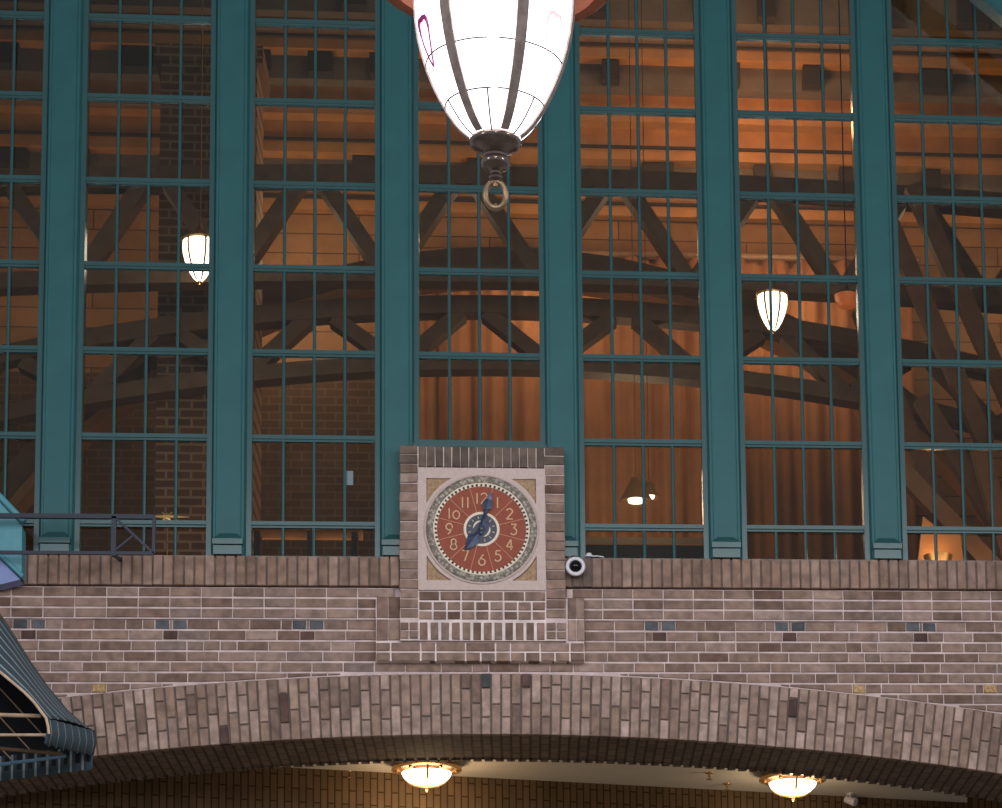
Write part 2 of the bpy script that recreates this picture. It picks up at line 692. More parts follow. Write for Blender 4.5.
# courses below the stone
cs.cur = 0
for i in range(6):
    a = SL + (SR - SL) * i / 6
    b = SL + (SR - SL) * (i + 1) / 6
    cs.rbrick(a + .006, b - .006, -1.115, -1.056, YB, .0)
for r_ in range(2):
    for i in range(9):
        a = SL + (SR - SL) * i / 9
        b = SL + (SR - SL) * (i + 1) / 9
        z1 = -1.129 - r_ * .066
        cs.rbrick(a + .007, b - .007, z1 - .053, z1, YB, .0)
for i in range(12):
    a = SL + (SR - SL) * i / 12
    b = SL + (SR - SL) * (i + 1) / 12
    cs.rbrick(a + .011, b - .011, -1.39, -1.272, YB, .0)
for x0, x1 in ((BLK[0] + .036, SL), (SR, BLK[1] - .005)):
    for j in range(2):
        for i in range(2):
            a = x0 + (x1 - x0) * i / 2
            b = x0 + (x1 - x0) * (i + 1) / 2
            z1 = -1.272 - j * .06
            cs.rbrick(a + .006, b - .006, z1 - .05, z1, YB, .0)
# wings
YW = -.075
for x0 in (WNG[0], BLK[1]):
    for j in range(2):
        for i in range(2):
            pw = .079 if x0 < 0 else .058
            a = x0 + pw * i + (.002 if x0 < 0 else 0)
            z1 = -1.085 - j * .155
            cs.rbrick(a + .005, a + pw, z1 - .145, z1, YW, .0)
for j in range(2):
    x = WNG[0]
    z1 = -1.402 - j * .068
    while x < WNG[1] - .03:
        L = random.choice((.1, .1, .2, .2, .3 if False else .1))
        e = min(x + L, WNG[1])
        if WNG[1] - e < .05:
            e = WNG[1]
        cs.rbrick(x + .006, e - .006, z1 - .057, z1, YW, .0)
        x = e
# mortar beds
cs.cur = 2
for x0, x1 in ((BLK[0] + .04, SL), (SR, BLK[1] - .011)):
    cs.box(x0, x1, YB + .014, .1, -1.395, -.034)
cs.box(SL, SR, YB + .02, .1, ST + .012, -.034)
cs.cur = 3
cs.box(SL, SR, YB + .012, .1, -1.395, -1.05)
cs.box(WNG[0] + .003, WNG[1] - .003, YW + .009, .1, -1.527, -1.09)
cs.cur = 2
cs.box(SL, SR, -.06, .1, -1.05, ST + .012)
for v in cs.v:
    v.z += DZ
CZ, ST, SB = CZ + DZ, ST + DZ, SB + DZ
cs.build('trim_4', ['brick', 'brick_top', 'mortar', 'mortar_light'], kind='structure')

# ------------------------------------------------------------------ the clock
clk = thing('wall_clock', 'round terracotta clock with cream numerals in a square pale stone frame set in brickwork', 'clock', (CX, -.06, CZ))


def shape2d(name, loops, y, ext, material, parent, bev=0):
    """filled outline with holes (x,z loops), front face at y - ext"""
    cu = bpy.data.curves.new('tmp', 'CURVE')
    cu.dimensions = '2D'
    cu.fill_mode = 'BOTH'
    cu.extrude = ext
    cu.bevel_depth = bev
    for L in loops:
        sp = cu.splines.new('POLY')
        sp.points.add(len(L) - 1)
        for p, (x, z) in zip(sp.points, L):
            p.co = (x, z, 0, 1)
        sp.use_cyclic_u = True
    o = bpy.data.objects.new('tmp', cu)
    COL.objects.link(o)
    dg = bpy.context.evaluated_depsgraph_get()
    me = bpy.data.meshes.new_from_object(o.evaluated_get(dg))
    bpy.data.objects.remove(o)
    o0 = Vector(parent['_o'])
    for v in me.vertices:
        v.co = Vector((v.co.x, y - v.co.z, v.co.y)) - o0
    me.flip_normals()
    me.materials.clear()
    me.materials.append(M[material])
    me.name = name
    ob = bpy.data.objects.new(name, me)
    COL.objects.link(ob)
    ob.parent = parent
    ob['_o'] = parent['_o']
    return ob


def circ(r, n=72, c=(CX, CZ)):
    return [(c[0] + r * math.sin(2 * PI * i / n), c[1] + r * math.cos(2 * PI * i / n)) for i in range(n)]


def tri(sx, sz, ins=0.0):
    """spandrel: two straight sides and a concave arc round the dial"""
    X, Zc, R = .372 - ins, .362 - ins, .409 + ins
    a0 = math.asin(min(1, Zc / R))
    a1 = math.acos(min(1, X / R))
    pts = [(X, Zc)]
    for i in range(13):
        t = a1 + (a0 - a1) * i / 12
        pts.append((R * math.cos(t), R * math.sin(t)))
    pts = [(CX + sx * x, CZ + sz * z) for x, z in pts]
    return pts


YC = YB + .006        # clock stone face
sq = [(SL, SB), (SR, SB), (SR, ST), (SL, ST)]
shape2d('stone_frame', [sq, circ(.377)] + [tri(sx, sz) for sx in (-1, 1) for sz in (-1, 1)], YC + .022, .02, 'stone', clk, .003)
bk = MB()
bk.box(SL + .01, SR - .01, YC + .03, -.061, SB + .01, ST - .01)
bk.build('back_plate', 'groove', clk)
for sx in (-1, 1):
    for sz in (-1, 1):
        shape2d('spandrel', [tri(sx, sz, .007)], YC + .024, .006, 'spandrel', clk, .002)
# circular stone moulding round the dial
mb = MB()
mb.lathe([(.371, -.01), (.374, .010), (.380, .014), (.387, .010), (.389, .0)], (CX, YC, CZ), 'y', 96)
mb.build('stone_ring', 'stone', clk, True)
mb = MB()
mb.lathe([(.375, -.02), (.374, .004), (.362, .016), (.345, .020), (.33, .014), (.322, .0), (.322, -.02)], (CX, YC, CZ), 'y', 96)
mb.build('patina_ring', 'patina', clk, True)
mb = MB()
mb.lathe([(.326, -.02), (.326, .008), (.322, .012), (.300, .004), (.299, -.02)], (CX, YC, CZ), 'y', 96)
mb.cur = 1
nb = 64
for i in range(nb):
    t = 2 * PI * i / nb
    c = Vector((CX + .3085 * math.sin(t), YC - .0085, CZ + .3085 * math.cos(t)))
    e = Vector((math.sin(t), 0, math.cos(t)))
    tt = Vector((math.cos(t), 0, -math.sin(t)))
    a, b = c - e * .0075, c + e * .0075
    mb.hexa([a - tt * .0068 + Vector((0, .012, 0)), a + tt * .0068 + Vector((0, .012, 0)), b + tt * .0068 + Vector((0, .012, 0)), b - tt * .0068 + Vector((0, .012, 0)),
             a - tt * .0068, a + tt * .0068, b + tt * .0068 - Vector((0, .004, 0)), b - tt * .0068 - Vector((0, .004, 0))])
mb.build('minute_ring', ['cream', 'dark'], clk)
mb = MB()
mb.lathe([(.0001, -.002), (.303, -.002), (.303, -.02)], (CX, YC, CZ), 'y', 96)
mb.build('dial', 'terracotta', clk)
mb = MB()
for k in range(12):
    t = rad(15 + 30 * k)
    e = Vector((math.sin(t), 0, math.cos(t)))
    c0 = Vector((CX, YC + .001, CZ))
    mb.bar(c0 + e * .115, c0 + e * .297, .0042, .004, (0, 1, 0))
mb.build('hour_line', 'line', clk)


def el(cx, cz, rx, rz, a0, a1, n=14):
    return [(cx + rx * math.cos(rad(a0 + (a1 - a0) * i / n)), cz + rz * math.sin(rad(a0 + (a1 - a0) * i / n))) for i in range(n + 1)]


DIG = {
    '0': [el(.3, .38, .29, .38, 0, 360, 24)],
    '1': [[(.15, 0), (.15, 1)]],
    '2': [el(.3, .74, .26, .26, 165, -25, 14), [(.53, .63), (.02, .02)], [(.0, .02), (.6, .02)]],
    '3': [[(.05, .98), (.54, .98)], [(.52, .98), (.26, .6)], [(.26, .6)] + el(.26, .3, .28, .3, 80, -150, 14)],
    '4': [[(.42, 0), (.42, 1)], [(.42, 1), (.0, .3)], [(.0, .3), (.6, .3)]],
    '5': [[(.55, .98), (.12, .98)], [(.14, .98), (.1, .56)], el(.27, .32, .29, .32, 120, -150, 16)],
    '6': [[(.46, 1), (.28, .8), (.08, .48)], el(.31, .3, .28, .3, 0, 360, 24)],
    '7': [[(0, .97), (.6, .97)], [(.57, .97), (.2, 0)]],
    '8': [el(.3, .74, .22, .25, 0, 360, 20), el(.3, .26, .28, .26, 0, 360, 22)],
    '9': [el(.3, .7, .28, .3, 0, 360, 24), [(.56, .6), (.4, .22), (.18, 0)]],
}
HN = .075
for hr in range(1, 13):
    t = rad(30 * hr)
    px_, pz_ = CX + .218 * math.sin(t), CZ + .216 * math.cos(t)
    s_ = str(hr)
    wd = {'1': .32}
    adv = [wd.get(ch, .6) for ch in s_]
    tot = sum(adv) + .16 * (len(s_) - 1)
    if hr == 10:
        tot = .3 + .16 + .6
    mb = MB()
    ox = -tot / 2
    for ch, ad in zip(s_, adv):
        for L in DIG[ch]:
            pts = [(px_ + (ox + qx) * HN, YC - .001, pz_ + (qz - .5) * HN) for qx, qz in L]
            mb.tube(pts, .0054, 6)
        ox += ad + .16
    mb.build('numeral', 'numeral', clk, True)
mb = MB()
mb.lathe([(.122, -.002), (.121, .006), (.113, .009), (.104, .006), (.103, -.002)], (CX, YC, CZ), 'y', 72)
mb.build('hub_ring', 'cream', clk, True)
mb = MB()
mb.lathe([(.0001, .004), (.105, .004), (.105, -.004)], (CX, YC, CZ), 'y', 64)
mb.cur = 1
for k in range(12):
    t = rad(15 + 30 * k)
    e = Vector((math.sin(t), 0, math.cos(t)))
    c0 = Vector((CX, YC - .004, CZ))
    mb.bar(c0 + e * .074, c0 + e * .092, .005, .003, (0, 1, 0))
mb.build('hub_disc', ['navy', 'numeral'], clk)
mb = MB()
for a0, a1 in ((-85, 10), (75, 165)):
    pts, rr = [], []
    for i in range(13):
        t = rad(a0 + (a1 - a0) * i / 12)
        pts.append((CX + .055 * math.sin(t), YC - .006, CZ + .055 * math.cos(t)))
        rr.append(.002 + .006 * math.sin(PI * i / 12))
    mb.tube(pts, rr, 6)
mb.build('hub_crescent', 'cream', clk, True)


def hand(prof, ang, y0, th):
    """half-width profile along the hand, swept to both sides with a raised spine"""
    e = Vector((math.sin(ang), 0, math.cos(ang)))
    tt = Vector((math.cos(ang), 0, -math.sin(ang)))
    c0 = Vector((CX, y0, CZ))
    mb = MB()
    b = []
    for d, w in prof:
        p = c0 + e * d
        b.append(mb.add([p - tt * w, p + Vector((0, -th, 0)), p + tt * w, p + Vector((0, th * .5, 0))]))
    for i in range(len(prof) - 1):
        for j in range(4):
            mb.face(b[i] + j, b[i] + (j + 1) % 4, b[i + 1] + (j + 1) % 4, b[i + 1] + j)
    mb.face(*[b[0] + j for j in range(4)])
    mb.face(*[b[-1] + j for j in range(4)])
    return mb


hm = hand([(-.045, .01), (-.03, .018), (0, .022), (.06, .018), (.095, .011), (.11, .013), (.125, .02), (.135, .014), (.15, .03), (.17, .036), (.19, .031), (.21, .022)], rad(14), YC - .022, .006)
mh = hm.build('minute_hand', 'hand', clk)
hm = hand([(.21, .022), (.23, .017), (.25, .009), (.268, .002)], rad(14), YC - .022, .006)
hm.build('tip', 'hand_tip', mh)['label'] = 'pale tip of the minute hand'
hm = hand([(-.06, .012), (-.045, .02), (0, .022), (.04, .016), (.055, .018), (.068, .03), (.085, .044), (.1, .046), (.118, .036), (.135, .03), (.15, .024), (.17, .014), (.19, .003)], rad(216), YC - .013, .006)
hm.build('hour_hand', 'hand', clk)
mb = MB()
mb.lathe([(.0001, .036), (.014, .034), (.02, .026), (.021, .006)], (CX, YC, CZ), 'y', 28)
mb.build('hub_cap', 'navy', clk, True)

# ------------------------------------------------------------------ windows
ROWS = list(range(-1, 8))


def bars(mb, x0, x1, z):
    mb.box(x0, x1, .035, .085, z - .006, z + .021)
    mb.box(x0, x1, .052, .085, z - .021, z - .006)


XCOL = [-3.93, -2.818, -1.686, -.56, .566, 1.68, 2.8, 3.92]
for k in range(-3, 4):
    x0, x1 = XCOL[k + 3] + .128, XCOL[k + 4] - .128
    xc = (x0 + x1) / 2
    zb = ZS if k else -.035
    w = struct_root('window_%d' % (k + 4), (xc, YG, zb))
    fr = MB()
    fr.box(x0 - .012, x0 + .022, .025, .13, zb, ZT)
    fr.box(x1 - .022, x1 + .012, .025, .13, zb, ZT)
    fr.box(x0, x1, .025, .13, ZT - .03, ZT)
    if k:
        fr.box(x0, x1, .03, .13, zb - .01, zb + .012)
    else:
        fr.box(x0 - .02, x1 + .02, -.03, .13, zb - .05, zb + .004)
        fr.box(x0, x1, .02, .13, zb + .004, zb + .046)
    fr.build('frame', 'teal_bar', w)
    g = MB()
    for i in ROWS:
        z = i * H + (.018 if i < 5 else -.004)
        if k == 0 and i < 1:
            continue
        bars(g, x0 + .02, x1 - .02, z)
    inner = x1 - x0 - .044
    for j in range(1, 4):
        xx = x0 + .022 + inner * j / 4
        g.tube([(xx, .066, zb + .005), (xx, .066, ZT - .02)], .0115, 8)
    g.build('glazing_bars', 'teal_bar', w, True)
    p = MB()
    p.box(x0 + .015, x1 - .015, YG - .003, YG + .003, zb, ZT - .01)
    p.build('pane', 'glass', w)

# ------------------------------------------------------------------ teal columns between the windows
prof = [(.117, .09), (.117, .036), (.106, .028), (.106, .006), (.1, -.002), (.086, -.002), (.083, .006), (.074, .008),
        (-.074, .008), (-.083, .006), (-.086, -.002), (-.1, -.002), (-.106, .006), (-.106, .028), (-.117, .036), (-.117, .09)]
LAB = ['teal steel column behind the navy railing, beside the pale teal hood',
       'teal steel column between the window showing the brick pier and the window with the paper note',
       'teal steel column rising along the notched brick edge between paper-note window and clock',
       'teal steel column rising behind the white security camera beside the clock',
       'teal steel column between the cone-lamp window and the window with the hanging white lantern',
       'teal steel column next to the window with the orange floor-level glow']
col0 = None
for i in range(6):
    xc = XCOL[i + 1]
    if col0 is None:
        col0 = thing('steel_column', LAB[0], 'column', (xc, .05, ZS), 'teal columns between the tall windows')
        sh = MB()
        k = len(prof)
        b = sh.add([(xc + x, y, ZS) for x, y in prof] + [(xc + x, y, ZT) for x, y in prof])
        for j in range(k):
            jj = (j + 1) % k
            sh.face(b + j, b + k + j, b + k + jj, b + jj)
        sh.face(*[b + j for j in range(k)])
        sh.face(*[b + k + j for j in range(k)])
        sh.build('shaft', 'teal', col0, False)
        pl = MB()
        pl.box(xc - .094, xc + .094, -.05, .012, ZS, ZS + .062)
        pl.box(xc - .1, xc + .1, -.056, .012, ZS + .07, ZS + .108)
        # sloping hipped cap over the block
        z1, z2 = ZS + .108, ZS + .16
        pl.hexa([(xc - .1, .012, z1), (xc + .1, .012, z1), (xc + .06, .012, z2), (xc - .06, .012, z2),
                 (xc - .1, -.056, z1), (xc + .1, -.056, z1), (xc + .055, .002, z2), (xc - .055, .002, z2)])
        pl.build('base_block', 'teal_bar', col0)
    else:
        dup(col0, (xc, .05, ZS), LAB[i])

# wall behind the clock, below the middle window, and the brick jambs outside the frame
wb = MB()
wb.box(-.56, .56, .1, .2, -1.0, -.08)
wb.build('wall_panel', 'int_dark', kind='structure')
for s_, nm in ((-1, 'wall_left'), (1, 'wall_right')):
    q = MB()
    xs = sorted((s_ * 3.8, s_ * 6.2))
    q.box(xs[0], xs[1], .0, .3, ZS, 6)
    q.build(nm, 'int_brick', kind='structure')
q = MB()
q.box(-6.2, 6.2, .0, .3, ZT, 7.5)
q.build('wall_top', 'int_brick', kind='structure')

# ------------------------------------------------------------------ hall behind the windows
fl = MB()
fl.box(-6, 6, .3, 7.2, -1.3, -1.15)
fl.build('floor_2', 'int_dark', kind='structure')
q = MB()
q.box(-6, 6, 6.6, 6.75, -1.15, 7.3)
q.build('wall_back', 'wood', kind='structure')
for s_, nm in ((-1, 'wall_side_left'), (1, 'wall_side_right')):
    xs = sorted((s_ * 6.0, s_ * 6.15))
    q = MB()
    q.box(xs[0], xs[1], .3, 6.7, -1.3, 7.3)
    q.build(nm, 'int_dark', kind='structure')
q = MB()
q.box(-6.1, 6.1, .3, 6.75, 7.195, 7.35)
q.build('ceiling_2', 'grey_board', kind='structure')

# stepped cornice boards with dentil blocks across the top of the back wall
zs = [4.38, 4.62, 4.80, 5.10, 5.36, 5.58, 5.86, 6.2]
mats = ['wood_trim', 'grey_board', 'wood_trim', 'wood_trim', 'grey_board', 'wood_trim', 'grey_board']
BL = ['thin orange board lowest in the stepped cornice', 'grey dentilled board above the lowest cornice board', 'narrow orange board third up the stepped cornice',
      'broad bright orange cornice board lit by the warm lamp', 'grey dentilled cornice board above the bright orange one', 'orange board below the topmost grey cornice board',
      'topmost grey cornice board with dark blocks']
for i in range(7):
    y = 6.5 - .16 * i
    t = thing('cornice_board', BL[i], 'cornice', (0, y, zs[i]), 'stepped boards above the hall')
    b = MB()
    b.box(-5.9, 5.9, y, 6.6, zs[i], zs[i + 1])
    b.build('board', mats[i], t)
    if mats[i] == 'grey_board':
        d = MB()
        x = -5.7 + .21 * i
        while x < 5.6:
            d.box(x, x + random.choice((.16, .22, .3)), y - .12, y + .01, zs[i] + .02, zs[i + 1] - .01)
            x += random.choice((.55, .8, 1.05))
        d.build('dentil_trim', 'dark_block', t)
    else:
        d = MB()
        d.box(-5.9, 5.9, y - .03, y, zs[i] + .1, zs[i] + .125)
        d.build('bead_trim', 'dark_block', t)

# brick dado added to dim the lower back wall, shade in its colour
q = MB()
q.box(-5.98, -.95, 6.45, 6.6, -1.15, 2.75)
q.build('wall_dim_dado', 'dado', kind='structure')
# trusses: Warren girders with rounded triangular openings


def girder(name, label, Y, zt, zb_, x0, per, n, w, arch=0):
    t = thing(name, label, 'truss', (0, Y, zb_), 'iron trusses inside the hall')

    def dz(x):
        return -arch * (x - 0.2) ** 2
    for nm, z, h in (('top_chord', zt, .15), ('bottom_chord', zb_, .13)):
        c = MB()
        N = 40
        L = [(-5.995 + 11.99 * i / N) for i in range(N + 1)]
        for a, b in zip(L[:-1], L[1:]):
            c.hexa([(a, Y + .09, z + dz(a) - h / 2), (b, Y + .09, z + dz(b) - h / 2), (b, Y + .09, z + dz(b) + h / 2), (a, Y + .09, z + dz(a) + h / 2),
                    (a, Y - .09, z + dz(a) - h / 2), (b, Y - .09, z + dz(b) - h / 2), (b, Y - .09, z + dz(b) + h / 2), (a, Y - .09, z + dz(a) + h / 2)])
        c.build(nm, 'truss', t)
    for sx_ in (-5.85, 5.85):
        c = MB()
        c.box(sx_ - .08, sx_ + .08, Y - .08, Y + .08, -1.15, zb_ + dz(sx_))
        c.build('end_post', 'truss', t)
    for i in range(n):
        for sg in (-1, 1):
            xa = x0 + i * per
            p0 = Vector((xa + sg * .1, Y, zt + dz(xa) - .06))
            p1 = Vector((xa + sg * (per / 2 - .04), Y, zb_ + dz(xa + sg * per / 2) + .04))
            d = MB()
            d.bar(p0, p1, .12, w, (0, 0, 1) if False else (0, 1, 0))
            d.build('diagonal', 'truss', t)


girder('hall_truss', 'brown iron truss with triangular openings, upper of the two', 3.0, 3.20, 2.36, -.155 - 1.21 * 4, 1.21, 9, .19, .008)
girder('hall_truss', 'lower brown iron truss under the first one with a sagging arched chord', 3.8, 2.42, 1.92, -.1 - 1.24 * 4, 1.24, 9, .16, .03)

# curved arch rib sweeping down behind the trusses
t = thing('arch_rib', 'broad dark arched rib sweeping down behind the trusses', 'arch', (0, 5.0, 0))
for nm, mt_, ra, rb, ya, yb in (('web', 'truss', 5.2, 5.42, 4.95, 5.15), ('edge_strip', 'wood_trim', 5.12, 5.2, 4.9, 5.2)):
    c = MB()
    N = 48
    for i in range(N):
        a0, a1 = rad(20 + 140 * i / N), rad(20 + 140 * (i + 1) / N)
        P_ = lambda r, a: (.2 + r * math.cos(a), -2.0 + r * math.sin(a))
        q = [P_(ra, a0), P_(rb, a0), P_(rb, a1), P_(ra, a1)]
        c.hexa([(x, yb, z) for x, z in q] + [(x, ya, z) for x, z in q])
    c.build(nm, mt_, t)

# curtain with soft folds
t = thing('hall_curtain', 'long brown curtain in soft folds hanging behind the middle windows', 'curtain', (0, 6.2, 3.8))
c = MB()
xa, xb, n = -.9, 3.9, 220
for zz in (0, 1):
    c.add([(xa + (xb - xa) * i / n, 6.2 + .035 * math.sin(i * .42) + .02 * math.sin(i * .97 + 1), 3.85 if zz else .2) for i in range(n + 1)])
for i in range(n):
    c.face(i, i + 1, n + 2 + i, n + 1 + i)
cu = c.build('cloth', 'curtain', t, True)
sd = cu.modifiers.new('s', 'SOLIDIFY')
sd.thickness = .01
c = MB()
c.tube([(xa - .1, 6.2, 3.88), (xb + .1, 6.2, 3.88)], .03, 10)
c.build('rod', 'truss', t, True)

# brick pier
q = MB()
pa, pb = at(150, 400, 3.6).x, at(250, 400, 3.6).x
q.box(pa, pb, 3.6 + .4, 4.6, -1.15, 4.6)
q.box(pa - .05, pb + .05, 3.96, 4.65, 4.6, 4.75)
pr = q.build('brick_pier', 'int_brick')
pr['label'] = 'square brown brick pier inside the hall behind the lit lantern'
pr['category'] = 'pier'

# ------------------------------------------------------------------ lanterns


def lantern_parts(root, prof, c, nrib, ribw, glass, ribmat, a_off, fin):
    g = MB()
    g.lathe(prof, c, 'z', 48)
    shade = g.build('glass_shade', glass, root, True)
    for k in range(nrib):
        a = a_off + 2 * PI * k / nrib
        r_ = MB()
        e = Vector((math.cos(a), math.sin(a), 0))
        tt = Vector((-math.sin(a), math.cos(a), 0))
        bs = []
        for r, h in prof:
            p = Vector(c) + e * (r + .002) + Vector((0, 0, h))
            wv = ribw * (.55 + .45 * min(1, r / max(q_[0] for q_ in prof)))
            bs.append(r_.add([p - tt * wv / 2 - e * .006, p + tt * wv / 2 - e * .006, p + tt * wv / 2 + e * .004, p - tt * wv / 2 + e * .004]))
        for i in range(len(bs) - 1):
            for j in range(4):
                r_.face(bs[i] + j, bs[i] + (j + 1) % 4, bs[i + 1] + (j + 1) % 4, bs[i + 1] + j)
        r_.build('strap', ribmat, root)
    return shade


YL = -10.0
lc = at(495, 100, YL)
LX = lc.x


def lz(y):
    return at(495, y, YL).z


mpp = .00333
L = thing('pendant_lantern', 'large glowing white glass lantern with pewter straps hanging close overhead', 'lamp', (LX, YL, lz(195)))
PR = [(24, 139), (31, 133.5), (37.5, 127), (47, 114), (55, 100), (62, 86), (68, 71), (73, 55), (77, 38), (79.5, 20), (80.8, 0), (81, -25), (79, -50), (74, -75), (64, -95), (48, -108)]
prof = [(r * mpp, lz(y)) for r, y in PR]
prof = [(r, h) for r, h in prof]
c0 = (LX, YL, 0)
# straps face the camera at -38 and +22 degrees from the front
shade = lantern_parts(L, prof, c0, 6, .040, 'lampglass', 'strap', rad(-90 - 38), None)


def rad_at(h):
    for (r0, h0), (r1, h1) in zip(prof[:-1], prof[1:]):
        if h0 <= h <= h1:
            return r0 + (r1 - r0) * (h - h0) / (h1 - h0)
    return prof[0][0]


def onglass(a, h, off=.001):
    r = rad_at(h) + off
    return Vector((LX + r * math.cos(a), YL + r * math.sin(a), h))


lead = MB()
hz = [at(495, 83, YL - .2).z, at(495, 33, YL - .26).z, at(495, -40, YL - .26).z]
for h in hz:
    lead.tube([onglass(2 * PI * i / 60, h) for i in range(60)], .0026, 6, closed=True)
for k in range(6):
    a = rad(-90 - 38 + 30 + 60 * k)
    hs = [prof[0][1] + (hz[0] - prof[0][1]) * i / 8 for i in range(9)]
    lead.tube([onglass(a, h) for h in hs], .0026, 6)
lead.build('lead_came', 'lead', shade, True)
for k in (1, 3, 5):
    a = rad(-90 - 38 + 30 + 60 * k)
    pm = MB()
    zc_, hh = hz[1] + .06, .1
    pts = []
    for i in range(24):
        t = 2 * PI * i / 24
        pts.append(onglass(a + .13 * math.sin(t) * (1 - .35 * math.cos(t)), zc_ + hh * (-math.cos(t) * .8 - .2 + .25 * abs(math.sin(t))), .0015))
    rr = [.0035 + .006 * max(0, -math.cos(2 * PI * i / 24)) for i in range(24)]
    pm.tube(pts, rr, 6, closed=True)
    pm.build('petal_ornament', 'pink' if k == 1 else 'purple', shade, True)
f_ = MB()
zf = lz
FP = [(24, 138), (26, 141), (26.5, 143), (25, 146), (21, 149), (13, 152), (11, 154), (13, 156), (12.5, 158), (14.5, 161), (15, 164), (13, 168), (9, 170), (5.5, 172), (5, 174), (7, 177), (6.5, 179), (4, 180.5), (3, 182), (.03, 182.5)]
f_.lathe([(.03 * mpp, lz(137))] + [(r * mpp, lz(y)) for r, y in FP], c0, 'z', 40)
f_.build('finial', 'steel', L, True)
rg = MB()
cz_ = lz(195.3)
rg.tube([(LX + .034 * math.sin(2 * PI * i / 36), YL - .010 * math.cos(2 * PI * i / 36) * 0, cz_ + .047 * math.cos(2 * PI * i / 36)) for i in range(36)], .0105, 10, closed=True)
rg.tube([(LX, YL, lz(182.5)), (LX, YL, lz(187))], .01, 8)
rg.lathe([(.0001, lz(209.5)), (.006, lz(208.5)), (.007, lz(206)), (.004, lz(203.5))], c0, 'z', 12)
rg.build('pull_ring', 'bronze', L, True)
hp = MB()
zh = at(495, -27, YL).z
hp.lathe([(.36, zh - .03), (.395, zh - .035), (.415, zh - .02), (.42, zh + .01), (.41, zh + .05), (.385, zh + .07), (.36, zh + .06), (.35, zh + .01), (.36, zh - .03)], c0, 'z', 72)
for k in range(3):
    a = rad(30 + 120 * k)
    hp.tube([(LX + .25 * math.cos(a), YL + .25 * math.sin(a), zh + .03), (LX + .37 * math.cos(a), YL + .37 * math.sin(a), zh + .02)], .012, 8)
hp.build('copper_hoop', 'copper', L, True)
cp = MB()
zt_ = prof[-1][1]
cp.lathe([(.17, zt_ - .01), (.18, zt_ + .01), (.12, zt_ + .06), (.05, zt_ + .1), (.03, zt_ + .16), (.012, zt_ + .2), (.012, 8.0)], c0, 'z', 32)
cp.build('cap_and_stem', 'steel', L, True)

# lantern reflections in the glass, modelled as two lanterns inside the hall
prof2 = [(.02, -.26), (.05, -.235), (.088, -.17), (.12, -.085), (.138, -.01), (.142, .05), (.138, .09)]


def mirrored_lantern(p, k_, label, drop):
    t = thing('pendant_lantern_reflection', label, 'lamp', p, 'lantern reflections modelled inside the hall')
    lantern_parts(t, [(r * k_, h * k_) for r, h in prof2], p, 6, .016, 'innerglass', 'brass', rad(-90 + 25), None)
    c = MB()
    c.lathe([(.004 * k_, -.28 * k_), (.018 * k_, -.27 * k_), (.02 * k_, -.259 * k_)], p, 'z', 16)
    c.lathe([(.14 * k_, .085 * k_), (.16 * k_, .1 * k_), (.15 * k_, .13 * k_), (.06 * k_, .16 * k_), (.02, .2), (.006, .24), (.004, drop)], p, 'z', 24)
    c.build('cap', 'brass', t, True)
    return t


LA = at(200, 252, 2.5)
LB = at(772.5, 305, 2.2)
mirrored_lantern(LA, .93, 'reflected lit white lantern with brass straps, modelled hanging before the brick pier', 7.2 - LA.z)
mirrored_lantern(LB, .82, 'reflected lit white lantern, modelled hanging alone before the brown curtain', 7.2 - LB.z)

# small amber bowl lamp
P0 = at(847, 298, 2.0)
t = thing('pendant_bowl_lamp', 'small dim amber bowl lamp hung high near the lone white lantern', 'lamp', P0)
c = MB()
c.lathe([(.001, -.09), (.06, -.075), (.09, -.03), (.1, .02), (.09, .02)], P0, 'z', 24)
c.build('bowl', 'amberglass', t, True)
c = MB()
c.lathe([(.1, .02), (.105, .03), (.03, .06), (.005, .1), (.005, 7.2 - P0.z)], P0, 'z', 20)
c.build('stem', 'dark_block', t, True)

# two cone lamps low in the window beside the clock
for (x, y, Y), lab, sc_ in (((636, 502, 2.4), 'cone lamp with warm bright underside behind the window beside the clock', 1.0),
                            ((649, 498, 2.9), 'smaller cone lamp hanging just beyond the first cone lamp', .7)):
    P0 = at(x, y, Y)
    t = thing('cone_lamp', lab, 'lamp', P0, 'cone lamps behind the clock-side window')
    c = MB()
    c.lathe([(.13 * sc_, 0), (.09 * sc_, .08 * sc_), (.04 * sc_, .18 * sc_), (.02 * sc_, .2 * sc_)], P0, 'z', 24)
    csh = c.build('cone_shade', 'wood_trim', t, True)
    c = MB()
    c.lathe([(.001, -.004), (.06 * sc_, -.002), (.065 * sc_, .02)], P0, 'z', 20)
    c.build('bulb', 'domeglass', csh, True)
    c = MB()
    c.tube([(P0.x, P0.y, P0.z + .19 * sc_), (P0.x, P0.y, 7.2)], .003, 6)
    c.build('cord', 'truss', t)

# paper note on the glass
P0 = at(349, 478, YG + .006)
c = MB()
c.box(P0.x - .028, P0.x + .028, YG + .004, YG + .007, P0.z - .05, P0.z + .05)
o = c.build('paper_note', 'paper')
o['label'] = 'small pale paper note stuck to the window glass'
o['category'] = 'note'

# shelf low behind the window with the note
za = at(310, 531, .6).z
xa, xb = at(250, 531, .6).x, at(362, 531, .6).x
t = thing('window_shelf', 'thin brown shelf on dark brackets low behind the paper-note window', 'shelf', ((xa + xb) / 2, .6, -1.15))
c = MB()
c.box(xa, xb, .5, .75, za - .02, za + .02)
c.build('board', 'wood_trim', t)
for x in (xa + .05, (xa + xb) / 2 + .03, xb - .05):
    c = MB()
    c.box(x - .02, x + .02, .55, .72, -1.15, za - .02)
    c.build('leg', 'dark_block', t)
